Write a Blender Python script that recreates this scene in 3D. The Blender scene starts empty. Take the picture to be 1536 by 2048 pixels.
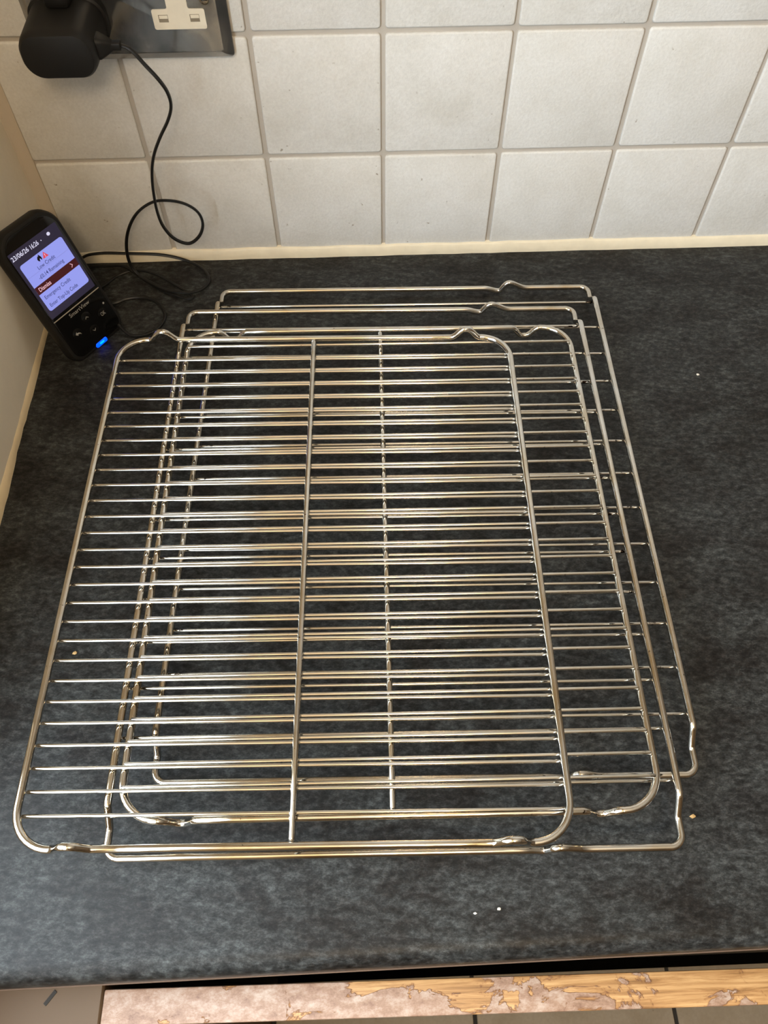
import bpy, bmesh, math, random
from mathutils import Vector, Matrix

random.seed(7)
scene = bpy.context.scene
COL = scene.collection

# ------------------------------------------------------------------ camera
cam_data = bpy.data.cameras.new('camera')
cam = bpy.data.objects.new('camera', cam_data)
COL.objects.link(cam)
scene.camera = cam
RIGHT = Vector((0.99935021, -0.0359616, -0.00243332))
DOWN = Vector((-0.03193029, -0.85195904, -0.52263396))
FWD = Vector((0.01672166, 0.52237205, -0.85255371))
CAM_POS = Vector((0.3172168, -0.60875106, 0.51185769))
m = Matrix.Identity(4)
for i in range(3):
    m[i][0] = RIGHT[i]
    m[i][1] = -DOWN[i]
    m[i][2] = -FWD[i]
    m[i][3] = CAM_POS[i]
cam.matrix_world = m
cam_data.sensor_fit = 'AUTO'
cam_data.sensor_width = 36.0
cam_data.lens = 1552.99 / 2048.0 * 36.0
cam_data.clip_start = 0.01

# ------------------------------------------------------------------ world, daylight, exposure
world = bpy.data.worlds.new('daylight')
scene.world = world
world.use_nodes = True
bg = world.node_tree.nodes['Background']
bg.inputs['Color'].default_value = (0.72, 0.86, 1.0, 1)
bg.inputs['Strength'].default_value = 1.5

scene.view_settings.view_transform = 'Standard'
scene.view_settings.look = 'None'
scene.view_settings.exposure = 0.36
scene.view_settings.gamma = 1.0
scene.view_settings.use_curve_mapping = False

LEFT_X = 0.030          # plaster face of the left wall
WIN_Y0, WIN_Y1 = -0.44, -1.14
WIN_Z0, WIN_Z1 = 0.05, 1.00


def area_light(name, loc, rot, sx, sy, power, color):
    d = bpy.data.lights.new(name, 'AREA')
    d.shape = 'RECTANGLE'
    d.size, d.size_y = sx, sy
    d.energy = power
    d.color = color
    o = bpy.data.objects.new(name, d)
    o.location = loc
    o.rotation_euler = rot
    COL.objects.link(o)
    return o


# daylight filling the window opening in the left wall (faces +x)
area_light('window_daylight', (LEFT_X - 0.10, (WIN_Y0 + WIN_Y1) / 2, (WIN_Z0 + WIN_Z1) / 2),
           (0, math.radians(-90), 0), WIN_Z1 - WIN_Z0, WIN_Y0 - WIN_Y1, 17.5, (0.80, 0.91, 1.0))
# added warm fill light, invented to warm the tiles and brighten the ceiling
warm_fill = bpy.data.lights.new('warm_fill_light', 'POINT')
warm_fill.energy = 20.0
warm_fill.color = (1.0, 0.77, 0.50)
warm_fill.shadow_soft_size = 0.13
warm_fill_o = bpy.data.objects.new('warm_fill_light', warm_fill)
warm_fill_o.location = (0.42, -1.35, 1.16)
COL.objects.link(warm_fill_o)


# ------------------------------------------------------------------ material helpers
def new_mat(name):
    mt = bpy.data.materials.new(name)
    mt.use_nodes = True
    nt = mt.node_tree
    return mt, nt, nt.nodes['Principled BSDF']


def node(nt, kind, **kw):
    n = nt.nodes.new(kind)
    for k, v in kw.items():
        if k in n.inputs.keys() if hasattr(n.inputs, 'keys') else False:
            n.inputs[k].default_value = v
        else:
            setattr(n, k, v)
    return n


def noise(nt, vec, scale, detail=4.0, rough=0.55, distortion=0.0):
    n = nt.nodes.new('ShaderNodeTexNoise')
    n.inputs['Scale'].default_value = scale
    n.inputs['Detail'].default_value = detail
    n.inputs['Roughness'].default_value = rough
    n.inputs['Distortion'].default_value = distortion
    if vec is not None:
        nt.links.new(vec, n.inputs['Vector'])
    return n


def ramp(nt, fac, stops):
    r = nt.nodes.new('ShaderNodeValToRGB')
    cr = r.color_ramp
    while len(cr.elements) < len(stops):
        cr.elements.new(0.5)
    for e, (p, c) in zip(cr.elements, stops):
        e.position = p
        e.color = (c[0], c[1], c[2], 1)
    nt.links.new(fac, r.inputs['Fac'])
    return r


def mix(nt, fac, a, b, mode='MIX'):
    mx = nt.nodes.new('ShaderNodeMix')
    mx.data_type = 'RGBA'
    mx.blend_type = mode
    for sock, val in ((mx.inputs[0], fac), (mx.inputs[6], a), (mx.inputs[7], b)):
        if hasattr(val, 'is_linked') or hasattr(val, 'links'):
            nt.links.new(val, sock)
        elif isinstance(val, (tuple, list)):
            sock.default_value = (val[0], val[1], val[2], 1)
        else:
            sock.default_value = val
    return mx.outputs[2]


def bump(nt, bsdf, height, strength, distance):
    b = nt.nodes.new('ShaderNodeBump')
    b.inputs['Strength'].default_value = strength
    b.inputs['Distance'].default_value = distance
    nt.links.new(height, b.inputs['Height'])
    nt.links.new(b.outputs[0], bsdf.inputs['Normal'])
    return b


def objcoord(nt, scale=(1, 1, 1), rot=(0, 0, 0), rnd=False):
    tc = nt.nodes.new('ShaderNodeTexCoord')
    mp = nt.nodes.new('ShaderNodeMapping')
    mp.inputs['Scale'].default_value = scale
    mp.inputs['Rotation'].default_value = rot
    nt.links.new(tc.outputs['Object'], mp.inputs['Vector'])
    if rnd:
        oi = nt.nodes.new('ShaderNodeObjectInfo')
        ml = nt.nodes.new('ShaderNodeMath')
        ml.operation = 'MULTIPLY'
        ml.inputs[1].default_value = 37.0
        nt.links.new(oi.outputs['Random'], ml.inputs[0])
        cx = nt.nodes.new('ShaderNodeCombineXYZ')
        for k in range(3):
            nt.links.new(ml.outputs[0], cx.inputs[k])
        nt.links.new(cx.outputs[0], mp.inputs['Location'])
    return mp.outputs[0]


def plain(name, color, rough=0.5, metallic=0.0, spec=0.5, emit=None, strength=0.0, coat=0.0):
    mt, nt, b = new_mat(name)
    v = objcoord(nt)
    n = noise(nt, v, 60, 3)
    c = ramp(nt, n.outputs['Fac'], [(0.3, [k * 0.93 for k in color]), (0.7, [min(1, k * 1.05) for k in color])])
    nt.links.new(c.outputs[0], b.inputs['Base Color'])
    b.inputs['Roughness'].default_value = rough
    b.inputs['Metallic'].default_value = metallic
    b.inputs['Specular IOR Level'].default_value = spec
    b.inputs['Coat Weight'].default_value = coat
    if emit:
        b.inputs['Emission Color'].default_value = (emit[0], emit[1], emit[2], 1)
        b.inputs['Emission Strength'].default_value = strength
    return mt


def mat_worktop():
    mt, nt, b = new_mat('slate_laminate')
    v = objcoord(nt, (1.0, 1.7, 1.0), (0, 0, 0.35))
    big = noise(nt, v, 5.5, 4, 0.55, 0.5)
    midn = noise(nt, v, 19, 12, 0.78, 0.15)
    fine = noise(nt, v, 150, 10, 0.82, 0.1)
    streak = noise(nt, objcoord(nt, (0.8, 2.6, 1), (0, 0, 0.45)), 34, 10, 0.78, 0.35)
    base = ramp(nt, big.outputs['Fac'], [(0.32, (0.013, 0.0115, 0.0102)), (0.52, (0.018, 0.0170, 0.0162)),
                                         (0.72, (0.028, 0.029, 0.0290))])
    mott = ramp(nt, midn.outputs['Fac'], [(0.43, (0, 0, 0)), (0.68, (1, 1, 1))])
    c1 = mix(nt, mott.outputs[0], base.outputs[0], (0.047, 0.051, 0.0505))
    fin = ramp(nt, fine.outputs['Fac'], [(0.38, (0.25, 0.25, 0.25)), (0.5, (0.85, 0.85, 0.85)), (0.64, (2.4, 2.4, 2.4))])
    c2 = mix(nt, 1.0, c1, fin.outputs[0], 'MULTIPLY')
    st = ramp(nt, streak.outputs['Fac'], [(0.58, (0, 0, 0)), (0.74, (0.65, 0.65, 0.65))])
    c3 = mix(nt, st.outputs[0], c2, (0.100, 0.110, 0.110))
    dk = ramp(nt, streak.outputs['Fac'], [(0.30, (0.35, 0.35, 0.35)), (0.45, (1, 1, 1))])
    c4 = mix(nt, 1.0, c3, dk.outputs[0], 'MULTIPLY')
    nt.links.new(c4, b.inputs['Base Color'])
    rr = ramp(nt, midn.outputs['Fac'], [(0.3, (0.34, 0.34, 0.34)), (0.7, (0.48, 0.48, 0.48))])
    nt.links.new(rr.outputs[0], b.inputs['Roughness'])
    b.inputs['Specular IOR Level'].default_value = 0.19
    bump(nt, b, fine.outputs['Fac'], 0.16, 0.0006)
    return mt


def mat_tile(name, c0, c1, c2, rough, bstr, scale=1.0):
    mt, nt, b = new_mat(name)
    v = objcoord(nt, rnd=True)
    a = noise(nt, v, 26 * scale, 5, 0.6, 0.3)
    f = noise(nt, v, 420 * scale, 5, 0.65)
    pit = noise(nt, v, 210 * scale, 2, 0.5)
    c = ramp(nt, a.outputs['Fac'], [(0.28, c0), (0.5, c1), (0.72, c2)])
    ff = ramp(nt, f.outputs['Fac'], [(0.3, (0.91, 0.905, 0.90)), (0.7, (1.03, 1.03, 1.03))])
    k = mix(nt, 1.0, c.outputs[0], ff.outputs[0], 'MULTIPLY')
    pr = ramp(nt, pit.outputs['Fac'], [(0.20, (0.55, 0.5, 0.44)), (0.25, (1, 1, 1))])
    k = mix(nt, 1.0, k, pr.outputs[0], 'MULTIPLY')
    nt.links.new(k, b.inputs['Base Color'])
    b.inputs['Roughness'].default_value = rough
    b.inputs['Specular IOR Level'].default_value = 0.35
    bump(nt, b, f.outputs['Fac'], bstr, 0.0008)
    return mt


def mat_chrome(name, tint, stain_reflection, amount, rough, burnt_from=None):
    mt, nt, b = new_mat(name)
    v = objcoord(nt)
    s = noise(nt, v, 22, 4, 0.6, 0.5)
    sp = noise(nt, v, 240, 3, 0.6)
    fac = ramp(nt, s.outputs['Fac'], [(0.40, (0, 0, 0)), (0.68, (amount, amount, amount))])
    c = mix(nt, fac.outputs[0], tint, stain_reflection)
    dots = ramp(nt, sp.outputs['Fac'], [(0.255, (0.12, 0.08, 0.06)), (0.30, (1, 1, 1))])
    c = mix(nt, 1.0, c, dots.outputs[0], 'MULTIPLY')
    if burnt_from:
        # burnt-on residue near the welds at the wire ends
        oi = nt.nodes.new('ShaderNodeObjectInfo')
        sp2 = nt.nodes.new('ShaderNodeSeparateXYZ')
        tc = nt.nodes.new('ShaderNodeTexCoord')
        nt.links.new(tc.outputs['Object'], sp2.inputs[0])
        ab = nt.nodes.new('ShaderNodeMath'); ab.operation = 'ABSOLUTE'
        nt.links.new(sp2.outputs['X'], ab.inputs[0])
        mr = nt.nodes.new('ShaderNodeMapRange')
        mr.inputs['From Min'].default_value = burnt_from
        mr.inputs['From Max'].default_value = burnt_from + 0.010
        nt.links.new(ab.outputs[0], mr.inputs['Value'])
        bn = noise(nt, objcoord(nt, rnd=True), 160, 3, 0.6)
        br = ramp(nt, bn.outputs['Fac'], [(0.55, (0, 0, 0)), (0.60, (1, 1, 1))])
        mm_ = nt.nodes.new('ShaderNodeMath'); mm_.operation = 'MULTIPLY'
        nt.links.new(mr.outputs[0], mm_.inputs[0])
        nt.links.new(br.outputs[0], mm_.inputs[1])
        c = mix(nt, mm_.outputs[0], c, (0.035, 0.022, 0.015))
    nt.links.new(c, b.inputs['Base Color'])
    b.inputs['Metallic'].default_value = 1.0
    r = ramp(nt, s.outputs['Fac'], [(0.3, (rough, rough, rough)), (0.7, (rough * 2.0,) * 3)])
    nt.links.new(r.outputs[0], b.inputs['Roughness'])
    return mt


def mat_plaster(name, color, bstr=0.25):
    mt, nt, b = new_mat(name)
    v = objcoord(nt)
    a = noise(nt, v, 9, 5, 0.6)
    f = noise(nt, v, 120, 4, 0.6)
    c = ramp(nt, a.outputs['Fac'], [(0.3, [k * 0.93 for k in color]), (0.7, [min(1, k * 1.04) for k in color])])
    nt.links.new(c.outputs[0], b.inputs['Base Color'])
    b.inputs['Roughness'].default_value = 0.62
    bump(nt, b, f.outputs['Fac'], bstr, 0.001)
    return mt


def mat_worn_wood():
    mt, nt, b = new_mat('worn_painted_wood')
    v = objcoord(nt, (2.2, 40, 40), (0, 0, 0.06))
    g = noise(nt, v, 9, 8, 0.7, 0.6)
    wood = ramp(nt, g.outputs['Fac'], [(0.30, (0.16, 0.070, 0.020)), (0.47, (0.37, 0.19, 0.068)),
                                       (0.64, (0.54, 0.32, 0.135))])
    pv = objcoord(nt, (1, 1.6, 1.6))
    pn = noise(nt, pv, 26, 7, 0.62, 0.7)
    # paint survives better towards the left-hand end of the door
    tc = nt.nodes.new('ShaderNodeTexCoord')
    sx = nt.nodes.new('ShaderNodeSeparateXYZ')
    nt.links.new(tc.outputs['Object'], sx.inputs[0])
    mr = nt.nodes.new('ShaderNodeMapRange')
    mr.inputs['From Min'].default_value = -0.28
    mr.inputs['From Max'].default_value = 0.0
    mr.inputs['To Min'].default_value = 0.13
    mr.inputs['To Max'].default_value = -0.045
    nt.links.new(sx.outputs['X'], mr.inputs['Value'])
    add = nt.nodes.new('ShaderNodeMath')
    add.operation = 'ADD'
    nt.links.new(pn.outputs['Fac'], add.inputs[0])
    nt.links.new(mr.outputs[0], add.inputs[1])
    mask = ramp(nt, add.outputs[0], [(0.535, (0, 0, 0)), (0.55, (1, 1, 1))])
    pc = noise(nt, pv, 75, 8, 0.78)
    paint = ramp(nt, pc.outputs['Fac'], [(0.30, (0.15, 0.072, 0.042)), (0.48, (0.30, 0.18, 0.118)),
                                         (0.70, (0.48, 0.375, 0.30))])
    c = mix(nt, mask.outputs[0], wood.outputs[0], paint.outputs[0])
    edge = ramp(nt, add.outputs[0], [(0.515, (1, 1, 1)), (0.540, (0.62, 0.5, 0.42)), (0.56, (1, 1, 1))])
    c = mix(nt, 1.0, c, edge.outputs[0], 'MULTIPLY')
    nt.links.new(c, b.inputs['Base Color'])
    b.inputs['Roughness'].default_value = 0.55
    bump(nt, b, mask.outputs[0], 0.6, 0.0006)
    return mt


def mat_plate():
    mt, nt, b = new_mat('worn_black_nickel')
    v = objcoord(nt)
    a = noise(nt, v, 24, 5, 0.6, 0.8)
    f = noise(nt, v, 300, 4, 0.7)
    c = ramp(nt, a.outputs['Fac'], [(0.35, (0.19, 0.195, 0.20)), (0.58, (0.30, 0.30, 0.30)), (0.75, (0.46, 0.44, 0.41))])
    d = ramp(nt, f.outputs['Fac'], [(0.27, (0.35, 0.26, 0.18)), (0.33, (1, 1, 1))])
    c = mix(nt, 1.0, c.outputs[0], d.outputs[0], 'MULTIPLY')
    nt.links.new(c, b.inputs['Base Color'])
    b.inputs['Metallic'].default_value = 0.85
    r = ramp(nt, a.outputs['Fac'], [(0.3, (0.09, 0.09, 0.09)), (0.7, (0.24, 0.24, 0.24))])
    nt.links.new(r.outputs[0], b.inputs['Roughness'])
    return mt


M = {
    'worktop': mat_worktop(),
    'tile': mat_tile('stone_effect_wall_tile', (0.655, 0.64, 0.60), (0.71, 0.70, 0.67), (0.755, 0.75, 0.73), 0.50, 0.45),
    'grout': mat_plaster('grey_grout', (0.46, 0.42, 0.37), 0.4),
    'caulk': plain('cream_caulk', (0.82, 0.74, 0.57), 0.45),
    'left_caulk': plain('yellowed_caulk', (0.76, 0.62, 0.40), 0.45),
    'plaster': mat_plaster('magnolia_plaster', (0.87, 0.79, 0.65)),
    'far_wall': mat_plaster('brown_far_wall', (0.26, 0.20, 0.14)),
    'ceiling': mat_plaster('cream_ceiling', (0.80, 0.76, 0.68)),
    'corner': mat_plaster('corner_filler', (0.58, 0.50, 0.40), 0.5),
    'floor_tile': mat_tile('beige_floor_tile', (0.34, 0.28, 0.20), (0.39, 0.33, 0.25), (0.43, 0.37, 0.29), 0.4, 0.1, 0.5),
    'floor_grout': plain('dark_floor_grout', (0.03, 0.027, 0.024), 0.8),
    'wood': mat_worn_wood(),
    'carcass': plain('dark_cabinet_carcass', (0.10, 0.065, 0.04), 0.6),
    'panel': mat_plaster('brown_beige_paint', (0.115, 0.068, 0.032), 0.1),
    'backing': plain('brown_backing_sheet', (0.20, 0.13, 0.09), 0.6),
    'chrome': mat_chrome('chromed_steel', (0.70, 0.685, 0.65), (0.52, 0.41, 0.25), 0.75, 0.06),  # brown staining, toned golden to imitate warm reflections on the bars
    'wire': mat_chrome('chromed_steel_wire', (0.73, 0.715, 0.68), (0.58, 0.51, 0.37), 0.6, 0.065, 0.150),
    'plate': mat_plate(),
    'white_plastic': plain('aged_white_plastic', (0.80, 0.74, 0.61), 0.35),
    'slot': plain('slot_shutter', (0.25, 0.21, 0.15), 0.5),
    'screw': plain('brass_screw', (0.55, 0.48, 0.36), 0.25, 1.0),
    'black_plastic': plain('matt_black_plastic', (0.010, 0.0095, 0.009), 0.5, spec=0.25),
    'black_gloss': plain('gloss_black_plastic', (0.004, 0.004, 0.004), 0.10, spec=0.4),
    'cord': plain('black_cord_sleeve', (0.008, 0.008, 0.008), 0.4, spec=0.35),
    'lcd': plain('lcd_dark', (0.02, 0.018, 0.03), 0.2, emit=(0.030, 0.026, 0.060), strength=0.4),
    'lcd_white': plain('lcd_white', (0.02, 0.02, 0.03), 0.2, emit=(0.35, 0.39, 1.0), strength=0.66),
    'lcd_band': plain('lcd_maroon', (0.02, 0.01, 0.01), 0.2, emit=(0.055, 0.006, 0.010), strength=0.65),
    'lcd_text': plain('lcd_dark_text', (0.01, 0.01, 0.02), 0.3, emit=(0.035, 0.04, 0.16), strength=0.65),
    'lcd_black': plain('lcd_black', (0.005, 0.005, 0.01), 0.3),
    'lcd_light': plain('lcd_light_text', (0.1, 0.1, 0.1), 0.3, emit=(0.80, 0.78, 1.0), strength=0.65),
    'lcd_pink': plain('lcd_pink_text', (0.1, 0.1, 0.1), 0.3, emit=(0.75, 0.42, 0.50), strength=0.9),
    'lcd_line': plain('lcd_rule', (0.1, 0.1, 0.1), 0.3, emit=(0.22, 0.25, 0.72), strength=0.65),
    'lcd_red': plain('lcd_red', (0.1, 0.02, 0.02), 0.3, emit=(0.80, 0.075, 0.13), strength=0.65),
    'print': plain('grey_print', (0.33, 0.32, 0.30), 0.4),
    'rule': plain('beige_print_rule', (0.42, 0.38, 0.32), 0.35),
    'led': plain('blue_led', (0.0, 0.02, 0.2), 0.2, emit=(0.0, 0.05, 1.0), strength=2.2),
    'led_core': plain('blue_led_core', (0.0, 0.1, 0.3), 0.2, emit=(0.0, 0.30, 1.0), strength=1.6),
    'crumb': plain('pale_crumb', (0.75, 0.72, 0.64), 0.6),
    'tan_crumb': plain('tan_crumb', (0.55, 0.36, 0.15), 0.6),
    'frame_white': plain('white_window_frame', (0.80, 0.80, 0.78), 0.35),
    'lamp_shade': plain('opal_lamp_shade', (0.85, 0.8, 0.7), 0.4, emit=(1.0, 0.8, 0.55), strength=2.0),
}


# ------------------------------------------------------------------ mesh helpers
def link(name, mesh, mat, parent=None, matrix=None):
    o = bpy.data.objects.new(name, mesh)
    COL.objects.link(o)
    if mat is not None and len(mesh.materials) == 0:
        mesh.materials.append(mat)
    if parent is not None:
        o.parent = parent
    if matrix is not None:
        o.matrix_local = matrix
    return o


def obj(name, bm, mat, parent=None, loc=None, smooth=False, sharp=40):
    bmesh.ops.recalc_face_normals(bm, faces=bm.faces[:])
    me = bpy.data.meshes.new(name)
    bm.to_mesh(me)
    bm.free()
    if smooth:
        for p in me.polygons:
            p.use_smooth = True
        me.set_sharp_from_angle(angle=math.radians(sharp))
    o = link(name, me, mat, parent)
    if loc is not None:
        o.location = loc
    return o


def tag(o, label=None, cat=None, group=None, kind=None):
    if label: o['label'] = label
    if cat: o['category'] = cat
    if group: o['group'] = group
    if kind: o['kind'] = kind
    return o


def empty(name, loc=(0, 0, 0)):
    o = bpy.data.objects.new(name, None)
    o.location = loc
    o.empty_display_size = 0.02
    COL.objects.link(o)
    return o


def add_box(bm, x0, x1, y0, y1, z0, z1, bev=0.0, seg=2):
    vs = [bm.verts.new((x, y, z)) for x in (x0, x1) for y in (y0, y1) for z in (z0, z1)]
    fs = [(0, 1, 3, 2), (4, 6, 7, 5), (0, 4, 5, 1), (2, 3, 7, 6), (0, 2, 6, 4), (1, 5, 7, 3)]
    faces = [bm.faces.new([vs[i] for i in f]) for f in fs]
    if bev > 0:
        es = list({e for f in faces for e in f.edges})
        bmesh.ops.bevel(bm, geom=es, offset=bev, segments=seg, profile=0.5, affect='EDGES', clamp_overlap=True)


def box(name, b, mat, parent=None, bev=0.0, kind=None, seg=2):
    bm = bmesh.new()
    cx, cy, cz = (b[0] + b[1]) / 2, (b[2] + b[3]) / 2, (b[4] + b[5]) / 2
    add_box(bm, b[0] - cx, b[1] - cx, b[2] - cy, b[3] - cy, b[4] - cz, b[5] - cz, bev, seg)
    o = obj(name, bm, mat, parent, (cx, cy, cz), smooth=bev > 0)
    if kind: o['kind'] = kind
    return o


def fillet(pts, radii, closed, n=5):
    """Round the corners of a 3D polyline with arcs (quadratic blends)."""
    out = []
    N = len(pts)
    for i, p in enumerate(pts):
        p = Vector(p)
        if not closed and i in (0, N - 1):
            out.append(p)
            continue
        a, c = Vector(pts[i - 1]), Vector(pts[(i + 1) % N])
        r = radii[i] if isinstance(radii, (list, tuple)) else radii
        if r <= 0:
            out.append(p)
            continue
        d0, d1 = (a - p), (c - p)
        ang = d0.angle(d1)
        if ang > math.pi - 0.02:
            out.append(p)
            continue
        t = min(r / math.tan(ang / 2), d0.length * 0.48, d1.length * 0.48)
        d0n, d1n = d0.normalized(), d1.normalized()
        rr = t * math.tan(ang / 2)
        cen = p + (d0n + d1n).normalized() * (rr / math.sin(ang / 2))
        s, e = p + d0n * t, p + d1n * t
        v0, v1 = s - cen, e - cen
        tot = v0.angle(v1)
        k = max(2, int(n * max(0.5, tot / (math.pi / 2))))
        for j in range(k + 1):
            f = j / k
            sn = math.sin(tot)
            if sn < 1e-6:
                out.append(s.lerp(e, f))
            else:
                out.append(cen + v0 * (math.sin((1 - f) * tot) / sn) + v1 * (math.sin(f * tot) / sn))
    return out


def tube(bm, path, r, closed=False, seg=10, squash=None, caps=True):
    N = len(path)
    rings = []
    prev = None
    for i, p in enumerate(path):
        if closed:
            t = path[(i + 1) % N] - path[i - 1]
        else:
            t = path[min(i + 1, N - 1)] - path[max(i - 1, 0)]
        t = t.normalized()
        ref = Vector((0, 0, 1))
        if prev is not None:
            ref = prev
        if abs(t.dot(ref)) > 0.999:
            ref = Vector((0, 1, 0))
        s = t.cross(ref).normalized()
        u = s.cross(t).normalized()
        if not closed:
            prev = u
        rad = r[i] if isinstance(r, (list, tuple)) else r
        a, b = (1, 1) if squash is None else squash
        rings.append([bm.verts.new(p + s * (rad * a * math.cos(2 * math.pi * k / seg)) + u * (rad * b * math.sin(2 * math.pi * k / seg)))
                      for k in range(seg)])
    for i in range(N if closed else N - 1):
        A, B = rings[i], rings[(i + 1) % N]
        for k in range(seg):
            bm.faces.new((A[k], A[(k + 1) % seg], B[(k + 1) % seg], B[k]))
    if not closed and caps:
        bm.faces.new(rings[0])
        bm.faces.new(rings[-1])


def wire_path(p0, p1, r):
    """A straight wire with rounded tips: points and radii."""
    p0, p1 = Vector(p0), Vector(p1)
    d = (p1 - p0).normalized()
    L = (p1 - p0).length
    ts = [0, 0.15 * r, 0.5 * r, r, L * 0.25, L * 0.5, L * 0.75, L - r, L - 0.5 * r, L - 0.15 * r, L]
    rs = [0.25 * r, 0.6 * r, 0.88 * r, r, r, r, r, r, 0.88 * r, 0.6 * r, 0.25 * r]
    return [p0 + d * t for t in ts], rs


def smooth_curve(pts, sub=6):
    """Catmull-Rom through the points."""
    P = [Vector(p) for p in pts]
    P = [P[0] * 2 - P[1]] + P + [P[-1] * 2 - P[-2]]
    out = []
    for i in range(1, len(P) - 2):
        a, b, c, d = P[i - 1], P[i], P[i + 1], P[i + 2]
        for k in range(sub):
            t = k / sub
            out.append(0.5 * ((2 * b) + (c - a) * t + (2 * a - 5 * b + 4 * c - d) * t * t + (3 * b - a - 3 * c + d) * t ** 3))
    out.append(P[-2])
    return out


def rounded_outline(x0, x1, y0, y1, r, n=6):
    pts = []
    rs = r if isinstance(r, (list, tuple)) else (r, r, r, r)     # bl, br, tr, tl
    for (cx, cy, a0, rr) in ((x0 + rs[0], y0 + rs[0], 180, rs[0]), (x1 - rs[1], y0 + rs[1], 270, rs[1]),
                             (x1 - rs[2], y1 - rs[2], 0, rs[2]), (x0 + rs[3], y1 - rs[3], 90, rs[3])):
        for k in range(n + 1):
            a = math.radians(a0 + 90 * k / n)
            pts.append((cx + rr * math.cos(a), cy + rr * math.sin(a)))
    return pts


def loft(bm, loops, cap=True):
    rows = [[bm.verts.new(p) for p in lp] for lp in loops]
    n = len(rows[0])
    for A, B in zip(rows, rows[1:]):
        for k in range(n):
            bm.faces.new((A[k], A[(k + 1) % n], B[(k + 1) % n], B[k]))
    if cap:
        bm.faces.new(rows[0])
        bm.faces.new(rows[-1])


# ------------------------------------------------------------------ room shell
RX, FY, CEIL, FLOOR = 2.7, -2.9, 1.5, -0.90
T = 0.10
GROUT_Y = 0.0016
wall_back = box('wall_back', (LEFT_X - T, RX + T, GROUT_Y, GROUT_Y + T, FLOOR, CEIL), M['grout'], kind='structure')

# left wall with the window opening
bm = bmesh.new()
add_box(bm, LEFT_X - T, LEFT_X, WIN_Y0, GROUT_Y, FLOOR, CEIL)
add_box(bm, LEFT_X - T, LEFT_X, FY, WIN_Y1, FLOOR, CEIL)
add_box(bm, LEFT_X - T, LEFT_X, WIN_Y1, WIN_Y0, FLOOR, WIN_Z0)
add_box(bm, LEFT_X - T, LEFT_X, WIN_Y1, WIN_Y0, WIN_Z1, CEIL)
tag(obj('wall_left', bm, M['plaster']), kind='structure')
box('wall_right', (RX, RX + T, FY, GROUT_Y, FLOOR, CEIL), M['far_wall'], kind='structure')
box('wall_front', (LEFT_X - T, RX + T, FY - T, FY, FLOOR, CEIL), M['far_wall'], kind='structure')
box('ceiling', (LEFT_X - T, RX + T, FY - T, GROUT_Y + T, CEIL, CEIL + T), M['ceiling'], kind='structure')
floor = box('floor', (LEFT_X - T, RX + T, FY - T, GROUT_Y + T, FLOOR - T, FLOOR), M['floor_grout'], kind='structure')

# window: frame, mullion and panes
win = tag(empty('window_1', (LEFT_X - 0.05, WIN_Y0, WIN_Z0)), kind='structure')
wy0, wy1, wz = 0.0, WIN_Y1 - WIN_Y0, WIN_Z1 - WIN_Z0
for nm, b in (('window_frame', (-0.02, 0.03, wy1, wy0, 0, 0.03)), ('window_frame', (-0.02, 0.03, wy1, wy0, wz - 0.03, wz)),
              ('window_frame', (-0.02, 0.03, wy1, wy1 + 0.03, 0.03, wz - 0.03)), ('window_frame', (-0.02, 0.03, -0.03, 0, 0.03, wz - 0.03)),
              ('window_mullion', (-0.02, 0.03, wy1 / 2 - 0.025, wy1 / 2 + 0.025, 0.03, wz - 0.03))):
    box(nm, b, M['frame_white'], win, 0.004)

# floor tiles
tw, pitch = 0.299, 0.305
bm = bmesh.new()
add_box(bm, -tw / 2, tw / 2, -tw / 2, tw / 2, 0, 0.004, 0.001, 1)
bmesh.ops.recalc_face_normals(bm, faces=bm.faces[:])
tile_me = bpy.data.meshes.new('floor_tile')
bm.to_mesh(tile_me)
bm.free()
tile_me.materials.append(M['floor_tile'])
for i in range(-1, 6):
    for j in range(0, 6):
        x = 0.4507 + pitch * (i + 0.5)
        y = -0.585 - pitch * (j + 0.5)
        o = link('floor_tile', tile_me, None, floor)
        o.location = Vector((x, y, FLOOR)) - Vector(floor.location)

# ------------------------------------------------------------------ wall tiles (each its own piece)
X0, Z1, P = 0.3375, 0.1052, 0.100
G = 0.0036 / 2
TILE_CACHE = {}


def tile_mesh(w, h):
    key = (round(w, 4), round(h, 4))
    if key in TILE_CACHE:
        return TILE_CACHE[key]
    bm = bmesh.new()

    def loop(inset, y):
        pts = rounded_outline(-w / 2 + inset, w / 2 - inset, -h / 2 + inset, h / 2 - inset, 0.0022 - inset * 0.6, 2)
        return [(a, y, b) for a, b in pts]
    loft(bm, [loop(0, 0.0), loop(0, -0.0012), loop(0.0005, -0.0018), loop(0.0013, -0.0021)])
    bmesh.ops.recalc_face_normals(bm, faces=bm.faces[:])
    me = bpy.data.meshes.new('wall_tile')
    bm.to_mesh(me)
    bm.free()
    for p in me.polygons:
        p.use_smooth = len(p.vertices) == 4
    me.set_sharp_from_angle(angle=math.radians(50))
    me.materials.append(M['tile'])
    TILE_CACHE[key] = me
    return me


xs = [0.0405] + [X0 + k * P for k in range(-2, 13)]
zs = [0.0090, Z1] + [Z1 + P * k for k in range(1, 6)]
for i in range(len(xs) - 1):
    for j in range(len(zs) - 1):
        xa = xs[i] + (G if i else 0)
        xb = xs[i + 1] - G
        za = zs[j] + (G if j else 0)
        zb = zs[j + 1] - G
        jit = random.uniform(-0.0003, 0.0003)
        o = link('wall_tile', tile_mesh(xb - xa, zb - za), None, wall_back)
        o.location = Vector(((xa + xb) / 2 + jit, GROUT_Y, (za + zb) / 2 + jit)) - Vector(wall_back.location)
        o.rotation_euler = (random.uniform(-1, 1) * 0.002, 0, random.uniform(-1, 1) * 0.002)

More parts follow.
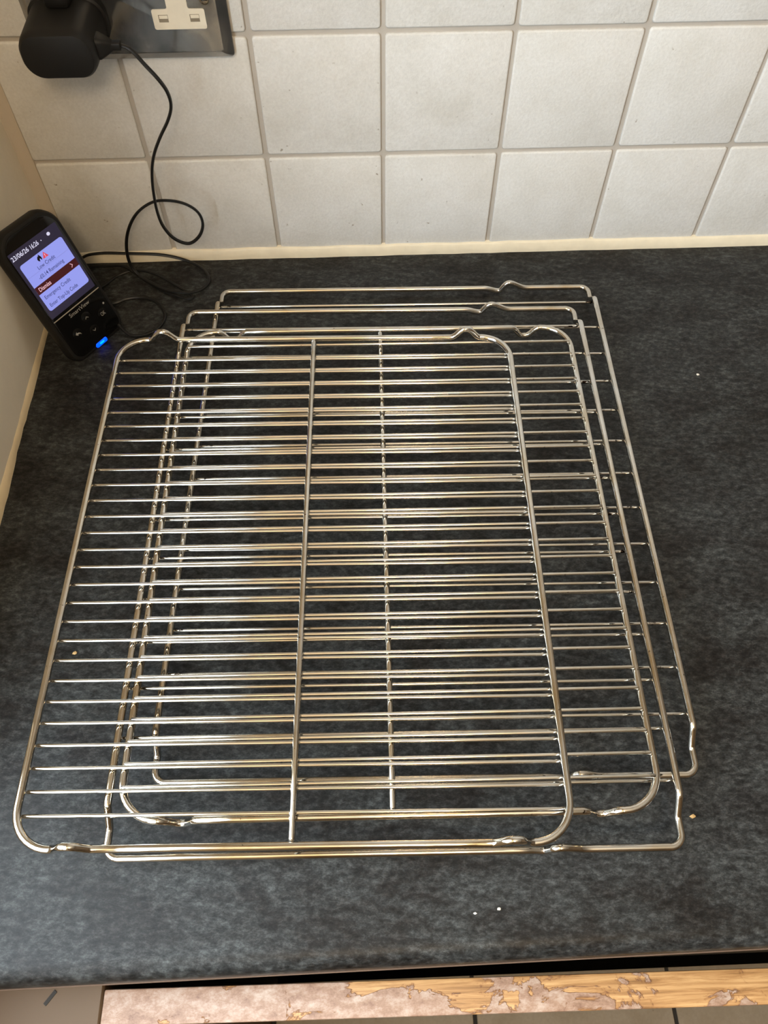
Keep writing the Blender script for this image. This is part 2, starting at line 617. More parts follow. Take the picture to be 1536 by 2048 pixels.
# rough filler strip in the corner between plaster and tiles
bm = bmesh.new()
prev = None
for k in range(61):
    z = 0.008 + k * 0.011
    w = random.uniform(-0.0009, 0.0009)
    ring = [bm.verts.new((LEFT_X - 0.001, -0.0045 + w, z)), bm.verts.new((LEFT_X + 0.0015 + w, -0.0030, z)),
            bm.verts.new((0.0400 + w * 0.4, -0.0002, z)), bm.verts.new((0.0408, GROUT_Y + 0.001, z)), bm.verts.new((LEFT_X - 0.001, GROUT_Y + 0.001, z))]
    if prev:
        for a in range(5):
            bm.faces.new((prev[a], prev[(a + 1) % 5], ring[(a + 1) % 5], ring[a]))
    else:
        bm.faces.new(ring)
    prev = ring
bm.faces.new(prev)
tag(obj('trim_1', bm, M['corner']), kind='structure')


# caulk beads: strip with a wavering edge
def caulk(name, pts, mat):
    bm = bmesh.new()
    prev = None
    for ring in pts:
        rv = [bm.verts.new(p) for p in ring]
        if prev:
            for a in range(len(rv)):
                bm.faces.new((prev[a], prev[(a + 1) % len(rv)], rv[(a + 1) % len(rv)], rv[a]))
        else:
            bm.faces.new(rv)
        prev = rv
    bm.faces.new(prev)
    return tag(obj(name, bm, mat, smooth=True, sharp=60), kind='structure')


rings = []
for k in range(90):
    x = LEFT_X + k * (1.62 - LEFT_X) / 89
    w = random.uniform(-0.0006, 0.0006)
    rings.append([(x, GROUT_Y, 0.0), (x, GROUT_Y, 0.0112 + w), (x, -0.0012, 0.0108 + w), (x, -0.0026, 0.0095 + w), (x, -0.0036 + w * 0.6, 0.002), (x, -0.0038 + w * 0.6, 0.0)])
caulk('trim_2', rings, M['caulk'])
rings = []
for k in range(70):
    y = GROUT_Y - k * 0.585 / 69
    w = random.uniform(-0.0004, 0.0004) + 0.0010 * math.sin(k * 0.33) * math.sin(k * 0.11 + 1)
    rings.append([(LEFT_X - 0.001, y, -0.001), (LEFT_X - 0.001, y, 0.0085 + w), (LEFT_X + 0.0008 + w * 0.3, y, 0.0070 + w), (LEFT_X + 0.0020 + w, y, 0.001), (LEFT_X + 0.0022 + w, y, -0.001)])
caulk('trim_3', rings, M['left_caulk'])

# ------------------------------------------------------------------ worktop with rounded front edge
wt = empty('worktop', (LEFT_X, 0, 0))
tag(wt, 'dark slate-effect laminate worktop with a rounded front edge', 'worktop')
wx0, wx1 = 0.0, 1.62 - LEFT_X


def front_y(x):
    return -0.6017 + 0.0105 * (x - 0.05)


prof = [(0.0, 0.0)]
R = 0.012
bm = bmesh.new()
rows = []
for k in range(25):
    x = wx0 + (wx1 - wx0) * k / 24
    fy = front_y(x + LEFT_X)
    pr = [(0.001, -0.038), (0.001, 0.0), (fy * 0.5, 0.0)]
    for a in range(9):
        t = math.radians(90 * a / 8)
        pr.append((fy + R - R * math.sin(t), -R + R * math.cos(t)))
    pr += [(fy, -0.030), (fy + 0.0008, -0.036), (fy + 0.002, -0.038)]
    rows.append([bm.verts.new((x, y, z)) for y, z in pr])
for A, B in zip(rows, rows[1:]):
    for k in range(len(A)):
        bm.faces.new((A[k], A[(k + 1) % len(A)], B[(k + 1) % len(A)], B[k]))
bm.faces.new(rows[0])
bm.faces.new(rows[-1])
obj('laminate_top', bm, M['worktop'], wt, smooth=True, sharp=50)
bm = bmesh.new()
rows = []
for k in range(25):
    x = wx0 + (wx1 - wx0) * k / 24
    fy = front_y(x + LEFT_X)
    rows.append([bm.verts.new((x, y, z)) for y, z in ((fy - 0.0006, -0.0345), (fy - 0.0006, -0.0395), (fy + 0.012, -0.0395), (fy + 0.012, -0.0381))])
for A, B in zip(rows, rows[1:]):
    for k in range(4):
        bm.faces.new((A[k], A[(k + 1) % 4], B[(k + 1) % 4], B[k]))
bm.faces.new(rows[0])
bm.faces.new(rows[-1])
tag(obj('edge_strip', bm, M['backing'], wt), 'thin brown backing edge under the worktop front')

# ------------------------------------------------------------------ cabinet under the worktop
cab = empty('base_cabinet', (0.145, -0.57, FLOOR + 0.1))
tag(cab, 'wooden base cabinet under the worktop, its door edge showing peeling pink paint', 'cabinet')
cz = FLOOR + 0.1


def cpart(name, b, mat, bev=0.0):
    return box(name, (b[0] - 0.145, b[1] - 0.145, b[2] + 0.57, b[3] + 0.57, b[4] - cz, b[5] - cz), mat, cab, bev)


cpart('side_panel', (0.145, 0.163, -0.598, -0.02, -0.80, -0.0400), M['carcass'])
cpart('side_panel', (0.930, 0.948, -0.598, -0.02, -0.80, -0.0400), M['carcass'])
cpart('back_panel', (0.163, 0.930, -0.030, -0.02, -0.80, -0.0400), M['carcass'])
cpart('bottom_panel', (0.163, 0.930, -0.598, -0.03, -0.80, -0.782), M['carcass'])
cpart('front_rail', (0.163, 0.930, -0.585, -0.500, -0.130, -0.112), M['carcass'])
cpart('drawer_runner', (0.490, 0.930, -0.597, -0.589, -0.110, -0.098), M['panel'])
dr = cpart('door', (0.1450, 0.948, -0.6257, -0.6065, -0.780, -0.045), M['wood'], 0.0012)
dr.rotation_euler = (0, 0, math.radians(-0.45))
hd = box('door_handle', (-0.05, 0.05, -0.035, -0.023, 0.29, 0.302), M['screw'], dr, 0.003)

fp = empty('filler_panel', (LEFT_X, -0.60, FLOOR))
tag(fp, 'brown-beige painted filler board left of the cabinet door', 'panel')
bm = bmesh.new()
add_box(bm, 0, 0.1120, -0.062, 0.012, 0, 0.846, 0.0015, 1)
obj('board', bm, M['panel'], fp, smooth=True)
bm = bmesh.new()
add_box(bm, -0.0045, 0.0045, -0.0011, 0.0011, 0.0, 0.0008)
sl = obj('slot', bm, M['floor_grout'], fp, (0.0795, -0.0065, 0.8458))
sl.rotation_euler = (0, 0, math.radians(52))


# ------------------------------------------------------------------ oven racks
FR, WR = 0.00235, 0.00122
HW = FR + WR - 0.0001


def pose_matrix(pose, flip):
    x, y, th, z, tx, ty = pose
    U = Vector((math.cos(th), math.sin(th), tx)).normalized()
    V = Vector((-math.sin(th), math.cos(th), ty))
    V = (V - U * V.dot(U)).normalized()
    Nn = U.cross(V)
    if flip:
        U, Nn = -U, -Nn
    mm = Matrix.Identity(4)
    for i in range(3):
        mm[i][0], mm[i][1], mm[i][2], mm[i][3] = U[i], V[i], Nn[i], (x, y, z)[i]
    return mm


def mesh_from(bm, name, mat, sharp=60):
    bmesh.ops.recalc_face_normals(bm, faces=bm.faces[:])
    me = bpy.data.meshes.new(name)
    bm.to_mesh(me)
    bm.free()
    for p in me.polygons:
        p.use_smooth = True
    me.set_sharp_from_angle(angle=math.radians(sharp))
    me.materials.append(mat)
    return me


# kind 1: close-set rack, rounded corners, paired dips in both end rails, one long centre bar
W1, L1, LW1 = 0.3180, 0.3880, 0.3501
hw, hl = W1 / 2, L1 / 2
BD = 0.0090


def dips(v, sgn):
    """points along an end rail from u=-.. to u=+.. (sgn=+1) or reversed"""
    pts = []
    for c in (-1, 1):
        seq = []
        for k in range(13):
            t = k / 12
            bell = 0.5 * (1 - math.cos(2 * math.pi * t))
            seq.append((0.1355 - 0.0235 * t, -BD * min(1.0, bell * 1.12) ** 0.9))
        if c > 0:
            seq = seq[::-1]
        for u, z in seq:
            pts.append((c * u, v, z, 0.0))
    if sgn < 0:
        pts = pts[::-1]
    return pts


ctrl = [(-hw, -hl, 0, 0.0255)] + dips(-hl, 1) + [(hw, -hl, 0, 0.0255), (hw, hl, 0, 0.0255)] + dips(hl, -1) + [(-hw, hl, 0, 0.0255)]


def corner_fillet(ctrl, n=6):
    """as closed_fillet, but a corner may use up to 95% of a short neighbour"""
    pts = [Vector(c[:3]) for c in ctrl]
    rad = [c[3] for c in ctrl]
    N = len(pts)
    want = []
    for i in range(N):
        d0, d1 = pts[i - 1] - pts[i], pts[(i + 1) % N] - pts[i]
        want.append(rad[i] / math.tan(d0.angle(d1) / 2) if rad[i] else 0.0)
    out = []
    for i in range(N):
        p = pts[i]
        if rad[i] == 0.0:
            out.append(p)
            continue
        d0, d1 = pts[i - 1] - p, pts[(i + 1) % N] - p
        l0, l1 = d0.length, d1.length
        t = want[i]
        for l, w in ((l0, want[i - 1]), (l1, want[(i + 1) % N])):
            if t + w > l * 0.98:
                t = min(t, l * 0.98 * want[i] / (want[i] + w))
        ang = d0.angle(d1)
        d0n, d1n = d0.normalized(), d1.normalized()
        rr = t * math.tan(ang / 2)
        cen = p + (d0n + d1n).normalized() * (rr / math.sin(ang / 2))
        v0, v1 = p + d0n * t - cen, p + d1n * t - cen
        tot = v0.angle(v1)
        k = max(2, int(n * tot / (math.pi / 2) + 1))
        sn = math.sin(tot)
        for j in range(k + 1):
            f = j / k
            out.append(cen + v0 * (math.sin((1 - f) * tot) / sn) + v1 * (math.sin(f * tot) / sn))
    return out


def densify(path, step):
    out = []
    N = len(path)
    for i in range(N):
        a, b = path[i], path[(i + 1) % N]
        k = max(1, int((b - a).length / step))
        for j in range(k):
            out.append(a.lerp(b, j / k))
    return out


bm = bmesh.new()
tube(bm, densify(corner_fillet(ctrl, 9), 0.02), FR, True, 12)
frame1 = mesh_from(bm, 'rack_frame', M['chrome'])
bm = bmesh.new()
pth, rs = wire_path((-0.1590, 0, 0), (0.1575, 0, 0), WR)
tube(bm, pth, rs, False, 8)
wire1 = mesh_from(bm, 'cross_wire', M['wire'])
bm = bmesh.new()
pth, rs = wire_path((0, -hl + 0.0025, 0), (0, hl - 0.0025, 0), 0.0020)
tube(bm, pth, rs, False, 10)
bar1 = mesh_from(bm, 'centre_bar', M['chrome'])


def rack_one(pose, flip, label):
    root = empty('oven_rack')
    root.matrix_world = pose_matrix(pose, flip)
    tag(root, label, 'oven rack', 'chrome oven racks stacked on the worktop')
    link('frame', frame1, None, root)
    o = link('centre_bar', bar1, None, root)
    o.location = (0.0008, 0, 0)
    for k in range(27):
        o = link('cross_wire', wire1, None, root)
        o.location = (0, -0.0005 - LW1 / 2 + LW1 * k / 26, HW)
    return root


# kind 2: wide-set rack with stepped end rails and a single kink in each end rail
W2, L2, LW2, STEP = 0.3380, 0.4418, 0.3770, 0.0110
hw2, hl2 = W2 / 2, L2 / 2
ks, ke = 0.1935, 0.2045


def kink(v, sgn):
    prof = [(0.070, 0), (0.0755, -0.0002), (0.0815, -0.0020), (0.0860, -0.0030), (0.0885, -0.0018), (0.0915, 0.0032), (0.0945, 0.0058),
            (0.0980, 0.0057), (0.1030, 0.0034), (0.1080, 0.0010), (0.1125, 0.0), (0.118, 0.0)]
    cur = smooth_curve([(u, 0, z) for u, z in prof], 3)
    pts = [(-q.x, v, STEP - q.z, 0.0) for q in cur]            # in this orientation the rails stand up
    return pts if sgn < 0 else pts[::-1]


r2 = 0.0075
ctrl2 = [(-hw2, -hl2, STEP, r2)] + kink(-hl2, 1) + [(hw2, -hl2, STEP, r2), (hw2, -ke, STEP, 0.006), (hw2, -ks, 0, 0.006),
         (hw2, ks, 0, 0.006), (hw2, ke, STEP, 0.006), (hw2, hl2, STEP, r2)] + kink(hl2, -1) + \
        [(-hw2, hl2, STEP, r2), (-hw2, ke, STEP, 0.006), (-hw2, ks, 0, 0.006), (-hw2, -ks, 0, 0.006), (-hw2, -ke, STEP, 0.006)]
bm = bmesh.new()
tube(bm, densify(corner_fillet(ctrl2, 8), 0.02), FR, True, 12)
frame2 = mesh_from(bm, 'stepped_rack_frame', M['chrome'])
bm = bmesh.new()
pth, rs = wire_path((-hw2 + 0.0015, 0, 0), (hw2 - 0.0015, 0, 0), WR)
tube(bm, pth, rs, False, 8)
wire2 = mesh_from(bm, 'wide_cross_wire', M['wire'])


def rack_two(pose, label):
    root = empty('oven_rack')
    root.matrix_world = pose_matrix(pose, True)
    tag(root, label, 'oven rack', 'chrome oven racks stacked on the worktop')
    link('frame', frame2, None, root)
    for k in range(13):
        o = link('cross_wire', wire2, None, root)
        o.location = (0, 0.0037 - LW2 / 2 + LW2 * k / 12, HW)
    return root


rack_two((0.35074, -0.27787, -0.02178, 0.02070, 0.00224, -0.01833),
         'chrome wide-spaced oven rack lying lowest in the stack, nearest the tiled wall')
rack_two((0.32909, -0.32075, -0.01606, 0.03224, -0.00766, -0.00028),
         'chrome wide-spaced oven rack second from the bottom, square corners nearest the worktop front')
rack_one((0.32624, -0.32937, -0.01427, 0.03393, -0.00295, -0.00214), False,
         'chrome close-set oven rack lying directly under the topmost rack, wires above its frame')
rack_one((0.27150, -0.34505, -0.02176, 0.04199, -0.00427, -0.00168), True,
         'chrome close-set oven rack on top of the stack, centre bar facing up, furthest left')

# ------------------------------------------------------------------ double socket on the tiles
sk = empty('wall_socket', (0.1525, 0, 0.1915))
tag(sk, 'double wall socket with worn dark metal plate and cream inserts, fixed to the tiles', 'socket')
PW, PH = 0.146, 0.086
TY = -0.0006           # tile face


def xz_loop(x0, x1, z0, z1, r, y, n=4):
    return [(a, y, b) for a, b in rounded_outline(x0, x1, z0, z1, r, n)]


bm = bmesh.new()
loft(bm, [xz_loop(-PW / 2, PW / 2, 0, PH, 0.003, TY), xz_loop(-PW / 2, PW / 2, 0, PH, 0.003, TY - 0.0035),
          xz_loop(-PW / 2 + 0.0015, PW / 2 - 0.0015, 0.0015, PH - 0.0015, 0.0028, TY - 0.0052),
          xz_loop(-PW / 2 + 0.0068, PW / 2 - 0.0068, 0.0068, PH - 0.0062, 0.002, TY - 0.0095),
          xz_loop(-PW / 2 + 0.0075, PW / 2 - 0.0075, 0.0075, PH - 0.0075, 0.002, TY - 0.0097)])
obj('face_plate', bm, M['plate'], sk, smooth=True, sharp=20)
PY = TY - 0.0097


def outlet(cx):
    # stepped insert: wide foot with two slots, narrower neck with the earth slot
    foot = [(cx - 0.0188, 0.0235), (cx + 0.0188, 0.0235), (cx + 0.0188, 0.0370), (cx + 0.0074, 0.0372),
            (cx + 0.0074, 0.0620), (cx - 0.0074, 0.0620), (cx - 0.0074, 0.0372), (cx - 0.0188, 0.0370)]
    pts = [Vector((a, 0, b)) for a, b in foot]
    rp = corner_fillet([(q.x, 0, q.z, 0.0014) for q in pts], 4)
    bm = bmesh.new()
    c = Vector((cx, 0, 0.035))
    loft(bm, [[(q.x, PY + 0.002, q.z) for q in rp], [(q.x, PY - 0.0006, q.z) for q in rp]], cap=False)
    top = bm.verts[:][len(rp):]
    bm.faces.new(top)
    ins = obj('insert', bm, M['white_plastic'], sk)
    for sx, sz, w, h in ((-0.0112, 0.0310, 0.0068, 0.0050), (0.0112, 0.0310, 0.0068, 0.0050), (0, 0.0540, 0.0046, 0.0085)):
        bm = bmesh.new()
        # dark recess floor with a raised shutter wedge
        z0, z1 = sz - h / 2, sz + h / 2
        add_box(bm, cx + sx - w / 2, cx + sx + w / 2, PY - 0.00075, PY - 0.00055, z0, z1)
        s = obj('slot', bm, M['slot'], ins)
        bm = bmesh.new()
        add_box(bm, cx + sx - w / 2 + 0.0006, cx + sx + w / 2 - 0.0002, PY - 0.00095, PY - 0.0007, z0 + h * 0.5, z1 - 0.0003)
        obj('shutter', bm, M['white_plastic'], ins)


outlet(0.0385)
outlet(-0.0385)
for sx in (0.0585, -0.0585):
    bm = bmesh.new()
    prof = [(0.0, -0.0008), (0.0026, -0.0008), (0.0034, -0.0002), (0.0036, 0.0006)]
    loops = []
    for r, y in prof[1:]:
        loops.append([(sx + r * math.cos(2 * math.pi * k / 20), PY + y, 0.0425 + r * math.sin(2 * math.pi * k / 20)) for k in range(20)])
    loft(bm, loops)
    scw = obj('screw', bm, M['screw'], sk, smooth=True)
    bm = bmesh.new()
    add_box(bm, sx - 0.0022, sx + 0.0022, PY - 0.00095, PY - 0.0007, 0.0422, 0.0428)
    obj('screw_slot', bm, M['black_plastic'], scw)

# ------------------------------------------------------------------ plug-in charger
ch = empty('power_adapter', (0.114, PY - 0.0004, 0.2235))
tag(ch, 'chunky black power adapter with a looping cord, plugged into the wall socket', 'charger')


def body_loop(w, h, r, y, dz=0.0):
    return [(a, y, b + dz) for a, b in rounded_outline(-w / 2, w / 2, -h / 2, h / 2, r, 8)]


bm = bmesh.new()
loft(bm, [body_loop(0.0540, 0.0340, 0.013, 0.0), body_loop(0.0540, 0.0340, 0.013, -0.006), body_loop(0.0515, 0.0315, 0.013, -0.0068),
          body_loop(0.0510, 0.0312, 0.013, -0.044), body_loop(0.0500, 0.0302, 0.0128, -0.0485), body_loop(0.0474, 0.0276, 0.0120, -0.0508),
          body_loop(0.0455, 0.0257, 0.0112, -0.0512)])
obj('adapter_body', bm, M['black_plastic'], ch, smooth=True, sharp=28)
bm = bmesh.new()
add_box(bm, -0.0085, 0.0085, -0.020, 0.0, 0.0155, 0.030, 0.003)
obj('earth_pin_housing', bm, M['black_plastic'], ch, smooth=True)
# strain relief at the right side
bm = bmesh.new()
loops = []
for x, hy, hz in ((0.0235, 0.0070, 0.0074), (0.0262, 0.0070, 0.0072), (0.0300, 0.0054, 0.0054), (0.0335, 0.0038, 0.0036), (0.0348, 0.0030, 0.0026),
                  (0.0402, 0.0030, 0.0026), (0.0406, 0.0024, 0.0020)):
    loops.append([(x, -0.0355 + a, b - 0.0005) for a, b in rounded_outline(-hy, hy, -hz, hz, min(hy, hz) * 0.45, 3)])
loft(bm, loops)
obj('cable_boot', bm, M['black_plastic'], ch, smooth=True, sharp=35)

# ------------------------------------------------------------------ cord
air = [(0.1535, -0.045, 0.2228), (0.1607, -0.0467, 0.2198), (0.1681, -0.0483, 0.2103), (0.1756, -0.05, 0.2005), (0.1791, -0.0484, 0.1904),
       (0.1789, -0.0468, 0.1793), (0.1737, -0.0452, 0.1675), (0.1638, -0.0436, 0.1526), (0.155, -0.042, 0.137), (0.149, -0.04, 0.1204),
       (0.1449, -0.038, 0.1005), (0.1427, -0.036, 0.0795), (0.1439, -0.034, 0.0625), (0.15, -0.032, 0.0485), (0.1608, -0.03, 0.0416),
       (0.1712, -0.029, 0.0483), (0.1767, -0.028, 0.0599), (0.1751, -0.027, 0.0714), (0.1664, -0.026, 0.0793), (0.1535, -0.025, 0.0827),
       (0.1383, -0.0245, 0.0816), (0.1226, -0.024, 0.0717), (0.1106, -0.0235, 0.0562), (0.1025, -0.023, 0.0376), (0.0995, -0.0235, 0.0180),
       (0.1045, -0.0270, 0.0060),
       (0.1218, -0.0408, 0.0022), (0.1393, -0.0515, 0.002), (0.152, -0.0570, 0.002), (0.1580, -0.0565, 0.002), (0.1560, -0.0520, 0.002), (0.1403, -0.0389, 0.002),
       (0.12, -0.0252, 0.0040), (0.1003, -0.0189, 0.0035), (0.0844, -0.0238, 0.002), (0.0736, -0.0363, 0.002), (0.060, -0.046, 0.002),
       (0.048, -0.036, 0.002), (0.0500, -0.0190, 0.002), (0.0564, -0.0110, 0.002), (0.073, -0.0103, 0.002), (0.0903, -0.0151, 0.0048), (0.1089, -0.0309, 0.0046),
       (0.1294, -0.0458, 0.0045), (0.1486, -0.0518, 0.0045), (0.1622, -0.049, 0.003), (0.1706, -0.0387, 0.002), (0.1702, -0.0278, 0.002), (0.1616, -0.0151, 0.002),
       (0.1444, -0.0070, 0.0048), (0.1243, -0.0062, 0.0102), (0.0964, -0.0060, 0.0123), (0.0686, -0.006, 0.0135), (0.0518, -0.0075, 0.0105), (0.0430, -0.018, 0.004),
       (0.0480, -0.035, 0.002), (0.0640, -0.0540, 0.002), (0.0800, -0.0615, 0.002),
       (0.0895, -0.0594, 0.002), (0.0981, -0.0551, 0.002), (0.1119, -0.0544, 0.002), (0.1251, -0.0607, 0.002), (0.1333, -0.0727, 0.002), (0.135, -0.0841, 0.002),
       (0.1292, -0.0964, 0.002), (0.1179, -0.1027, 0.002), (0.1060, -0.1020, 0.0025), (0.0960, -0.0930, 0.006), (0.0880, -0.0850, 0.006)]
bm = bmesh.new()
cp = smooth_curve(air, 7)
tube(bm, cp, 0.00165, False, 8, squash=(1.0, 0.75))
cord = obj('cord', bm, M['cord'], ch, smooth=True)
cord.location = -Vector(ch.location)
cord['label'] = 'thin black cord looping down the tiles and across the worktop corner'

# ------------------------------------------------------------------ handheld-style energy display leaning in the corner
aa, tt = 0.9396, 0.3519
EU = Vector((math.cos(aa), math.sin(aa), 0))
NH = Vector((-math.sin(aa), math.cos(aa), 0))
EV = NH * math.sin(tt) + Vector((0, 0, 1)) * math.cos(tt)
EN = EU.cross(EV)
SC = 0.994          # size of the unit, as a scale on its drawn outline
O = Vector((0.06579, -0.13710, 0.00302))
dev = empty('energy_display')
mm = Matrix.Identity(4)
for i in range(3):
    mm[i][0], mm[i][1], mm[i][2], mm[i][3] = EU[i] * SC, EV[i] * SC, EN[i] * SC, O[i]
dev.matrix_world = mm
tag(dev, 'black handheld energy monitor with lit screen leaning in the worktop corner', 'energy monitor')
DW = 0.0612
B0, B1 = -0.0022, 0.1195


def dloop(inset, z, arch=0.0035):
    pts = rounded_outline(inset, DW - inset, B0 + inset, B1 - arch - inset, (0.010 - inset * 0.4, 0.010 - inset * 0.4, 0.0145 - inset * 0.5, 0.0145 - inset * 0.5), 8)
    out = []
    for x, y in pts:
        if y > 0.08:
            y += arch * max(0, 1 - ((x - DW / 2) / (DW / 2)) ** 2) * min(1, (y - 0.08) / 0.03)
        out.append((x, y, z))
    return out


bm = bmesh.new()
loft(bm, [dloop(0.006, -0.0165), dloop(0.0025, -0.0155), dloop(0.0004, -0.012), dloop(0.0, -0.008), dloop(0.0004, -0.0035), dloop(0.0018, -0.0012), dloop(0.0036, -0.0006)])
obj('casing', bm, M['black_plastic'], dev, smooth=True, sharp=35)
bm = bmesh.new()
loft(bm, [dloop(0.0040, -0.0008), dloop(0.0042, -0.0001), dloop(0.0048, 0.0002)])
glass = obj('front_panel', bm, M['black_gloss'], dev, smooth=True, sharp=35)


def flat(name, pts, z, mat, parent, th=0.00006):
    bm = bmesh.new()
    a = [bm.verts.new((x, y, z)) for x, y in pts]
    b = [bm.verts.new((x, y, z + th)) for x, y in pts]
    n = len(pts)
    bm.faces.new(b)
    bm.faces.new(a[::-1])
    for k in range(n):
        bm.faces.new((a[k], a[(k + 1) % n], b[(k + 1) % n], b[k]))
    return obj(name, bm, mat, parent)


def text(name, body, x0, x1, yc, h, z, mat, parent, bold=0.0):
    cu = bpy.data.curves.new('txt', 'FONT')
    cu.body = body
    cu.size = 1.0
    cu.resolution_u = 3
    cu.offset = bold
    to = bpy.data.objects.new('txt', cu)
    COL.objects.link(to)
    dg = bpy.context.evaluated_depsgraph_get()
    dg.update()
    me = bpy.data.meshes.new_from_object(to.evaluated_get(dg))
    bpy.data.objects.remove(to)
    xsv = [v.co.x for v in me.vertices]
    a, b = min(xsv), max(xsv)
    sx = (x1 - x0) / (b - a)
    sy = h / 0.70
    for v in me.vertices:
        v.co = Vector((x0 + (v.co.x - a) * sx, yc + (v.co.y - 0.34) * sy, z))
    me.materials.clear()
    me.name = name
    return link(name, me, mat, parent)


Z = 0.00024
scr = flat('screen', rounded_outline(0.0050, 0.0548, 0.0442, 0.1045, 0.0006, 2), Z, M['lcd'], dev)
Z += 0.00007
flat('message_box', rounded_outline(0.0079, 0.0528, 0.0503, 0.0929, 0.0022, 5), Z, M['lcd_white'], scr)
Z += 0.00007
flat('highlight_band', [(0.0079, 0.0662), (0.0528, 0.0662), (0.0528, 0.0727), (0.0079, 0.0727)], Z, M['lcd_band'], scr)
flat('divider_line', [(0.0079, 0.08115), (0.0528, 0.08115), (0.0528, 0.0814), (0.0079, 0.0814)], Z, M['lcd_line'], scr)
tri = [(0.0290, 0.0868), (0.0347, 0.0868), (0.03185, 0.0916)]
flat('warning_triangle', tri, Z, M['lcd_red'], scr)
flame = [(0.0256, 0.0867), (0.0245, 0.0876), (0.0241, 0.0889), (0.0249, 0.0903), (0.0258, 0.0913), (0.0261, 0.0905), (0.0266, 0.0915), (0.0268, 0.0922),
         (0.0276, 0.0908), (0.0283, 0.0893), (0.0283, 0.0879), (0.0275, 0.0868), (0.0272, 0.0880), (0.0266, 0.0890), (0.0260, 0.0880)]
flat('flame_icon', flame, Z, M['lcd_black'], scr)
ZT = Z + 0.00014
text('exclamation_mark', '!', 0.03155, 0.03215, 0.0886, 0.0026, ZT, M['lcd_light'], scr, 0.02)
text('screen_text', '23/06/26', 0.0059, 0.0229, 0.1000, 0.0036, ZT, M['lcd_light'], scr, 0.012)
text('screen_text', '16:26', 0.0250, 0.0330, 0.0996, 0.0036, ZT, M['lcd_light'], scr, 0.012)
flat('status_icon', [(0.0445 + 0.0016 * math.cos(a * math.pi / 6), 0.1000 + 0.0014 * math.sin(a * math.pi / 6)) for a in range(12)], Z, M['lcd_light'], scr)
flat('status_dot', [(0.0361 + 0.0004 * math.cos(a * math.pi / 4), 0.0992 + 0.0005 * math.sin(a * math.pi / 4)) for a in range(8)], Z, M['lcd_light'], scr)
text('screen_text', 'Low Credit', 0.0205, 0.0385, 0.0836, 0.0030, ZT, M['lcd_text'], scr, 0.004)
text('screen_text', '-\u00a30.14 Remaining', 0.0165, 0.0430, 0.0770, 0.0031, ZT, M['lcd_text'], scr, 0.004)
text('screen_text', 'Dismiss', 0.0106, 0.0229, 0.0694, 0.0034, ZT, M['lcd_pink'], scr, 0.008)
text('screen_text', 'Emergency Credit', 0.0110, 0.0388, 0.0618, 0.0031, ZT, M['lcd_text'], scr, 0.004)
text('screen_text', 'Enter Top-Up Code', 0.0110, 0.0415, 0.0545, 0.0031, ZT, M['lcd_text'], scr, 0.004)


def chevron(name, cx, cy, s, d, mat, parent, z, th=0.28):
    dirs = {'up': (0, 1), 'down': (0, -1), 'right': (1, 0)}[d]
    dx, dy = dirs
    px, py = -dy, dx
    pts = []
    for a, b in ((-0.5, 1), (0.5, 0), (-0.5, -1), (-0.5 - th, -1), (0.5 - th * 1.4, 0), (-0.5 - th, 1)):
        pts.append((cx + s * (a * dx + b * px), cy + s * (a * dy + b * py)))
    return flat(name, pts, z, mat, parent)


chevron('arrow_icon', 0.0470, 0.0696, 0.0018, 'right', M['lcd_pink'], scr, Z + 0.00007)
KP = 0.00024
flat('divider_rule', [(0.0047, 0.0407), (0.0566, 0.0407), (0.0566, 0.0415), (0.0047, 0.0415)], KP, M['rule'], dev)
text('brand_lettering', 'SmartView', 0.0195, 0.0418, 0.0372, 0.0034, KP + 0.0001, M['print'], dev)


def ring(name, cx, cy, r, th, mat, parent, z):
    bm = bmesh.new()
    n = 32
    a = [bm.verts.new((cx + r * math.cos(2 * math.pi * k / n), cy + r * math.sin(2 * math.pi * k / n), z)) for k in range(n)]
    b = [bm.verts.new((cx + (r - th) * math.cos(2 * math.pi * k / n), cy + (r - th) * math.sin(2 * math.pi * k / n), z)) for k in range(n)]
    for k in range(n):
        bm.faces.new((a[k], a[(k + 1) % n], b[(k + 1) % n], b[k]))
    return obj(name, bm, mat, parent)


def key(cx, cy):
    bm = bmesh.new()
    lo = []
    for r, z in ((0.0048, 0.0001), (0.0047, 0.00030), (0.0042, 0.00036)):
        lo.append([(cx + r * math.cos(2 * math.pi * k / 24), cy + r * math.sin(2 * math.pi * k / 24), z) for k in range(24)])
    loft(bm, lo)
    return obj('button', bm, M['black_gloss'], dev, smooth=True, sharp=30)


k = key(0.0318, 0.0278); chevron('up_arrow', 0.0318, 0.0276, 0.0016, 'up', M['print'], k, 0.00040)
k = key(0.0318, 0.0142); chevron('down_arrow', 0.0318, 0.0142, 0.0016, 'down', M['print'], k, 0.00040)
k = key(0.0469, 0.0211); text('button_lettering', 'OK', 0.0445, 0.0493, 0.0211, 0.0034, 0.00046, M['print'], k)
k = key(0.0168, 0.0211)
flat('back_arrow', [(0.0142, 0.0216), (0.0162, 0.0234), (0.0162, 0.0222), (0.0180, 0.0219), (0.0192, 0.0206), (0.0195, 0.0190), (0.0184, 0.0204), (0.0162, 0.0209), (0.0162, 0.0198)], 0.00088, M['print'], k)
flat('indicator_dot', [(0.0525 + 0.0009 * math.cos(a * math.pi / 6), 0.0278 + 0.0009 * math.sin(a * math.pi / 6)) for a in range(12)], KP, M['print'], dev)
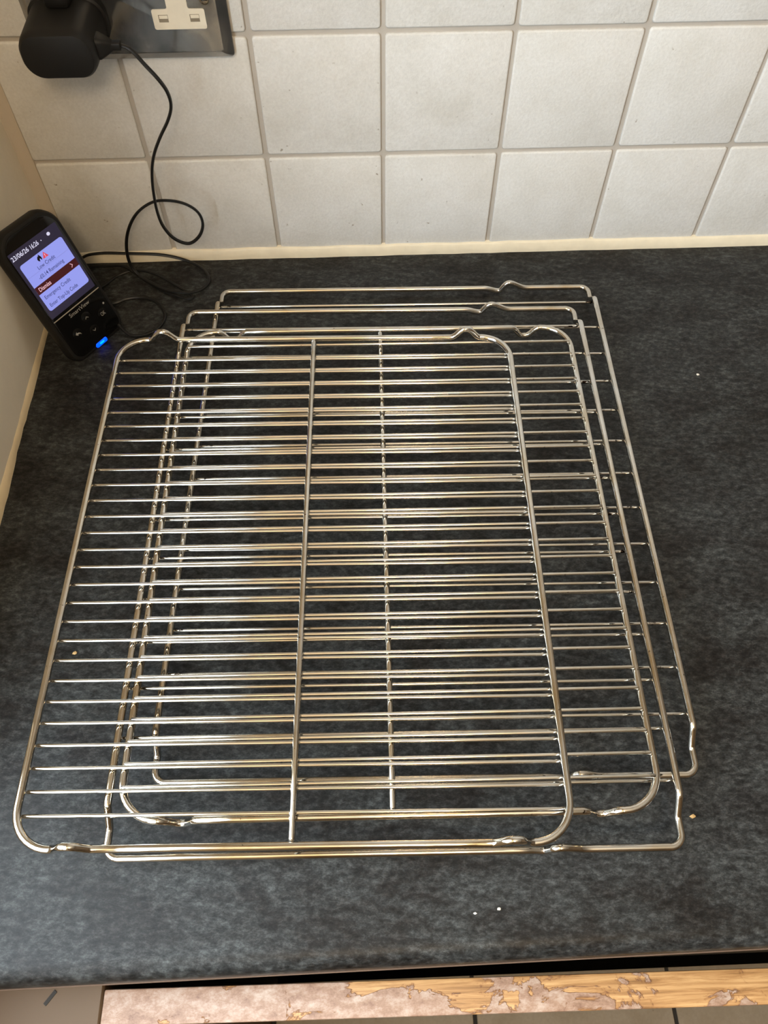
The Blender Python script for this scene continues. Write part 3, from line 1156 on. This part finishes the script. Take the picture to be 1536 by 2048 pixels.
# lit status lamp on the lower rim
bm = bmesh.new()
lo = []
for ins, z in ((0.0, -0.0006), (0.0002, 0.0004), (0.0006, 0.0007)):
    lo.append([(x, y, z) for x, y in rounded_outline(0.0245 + ins, 0.0372 - ins, -0.0006 + ins, 0.0036 - ins, 0.0015 - ins, 4)])
loft(bm, lo)
led = obj('status_lamp', bm, M['led'], dev, smooth=True)
led['label'] = 'glowing blue lamp on the lower rim'
bm = bmesh.new()
loft(bm, [[(x, y, z) for x, y in rounded_outline(0.0285, 0.0335, 0.0008, 0.0024, 0.0007, 3)] for z in (0.0007, 0.00085)])
obj('lamp_core', bm, M['led_core'], led)

# ------------------------------------------------------------------ crumbs on the worktop
crumbs = [((0.6035, -0.1662), 0.0014, 'crumb', 'pale fleck on the worktop right of the racks near the tiled wall'),
          ((0.5112, -0.5246), 0.0016, 'tan_crumb', 'tan crumb on the worktop beside the front right rack corner'),
          ((0.1081, -0.4025), 0.0016, 'tan_crumb', 'tan crumb on the worktop under the left wires of the top rack'),
          ((0.3850, -0.5715), 0.0011, 'crumb', 'white speck near the worktop front edge, rightmost of two'),
          ((0.3707, -0.5734), 0.0009, 'crumb', 'white speck near the worktop front edge, leftmost of two')]
for (x, y), s, mt, lb in crumbs:
    bm = bmesh.new()
    bmesh.ops.create_icosphere(bm, subdivisions=1, radius=s)
    for v in bm.verts:
        v.co.x *= random.uniform(0.7, 1.5)
        v.co.y *= random.uniform(0.6, 1.0)
        v.co.z = v.co.z * 0.45
    zmin = min(v.co.z for v in bm.verts)
    tag(obj('crumb', bm, M[mt], None, (x, y, -zmin)), lb, 'crumb', 'crumbs on the worktop')

# invented out-of-view fitting around the added warm fill light
cl = empty('added_fill_lamp', (0.42, -1.35, CEIL))
tag(cl, 'added pendant lamp out of view, giving warm fill light', 'lamp')
box('lamp_base', (-0.09, 0.09, -0.09, 0.09, -0.03, 0.0), M['frame_white'], cl, 0.005)
bm = bmesh.new()
tube(bm, [Vector((0, 0, -0.03)), Vector((0, 0, -0.10)), Vector((0, 0, -0.175))], 0.004, False, 8)
obj('flex', bm, M['frame_white'], cl)
bm = bmesh.new()
tube(bm, [Vector((0, 0, -0.170)), Vector((0, 0, -0.180)), Vector((0, 0, -0.190))], 0.018, False, 16)
obj('bulb_holder', bm, M['frame_white'], cl)
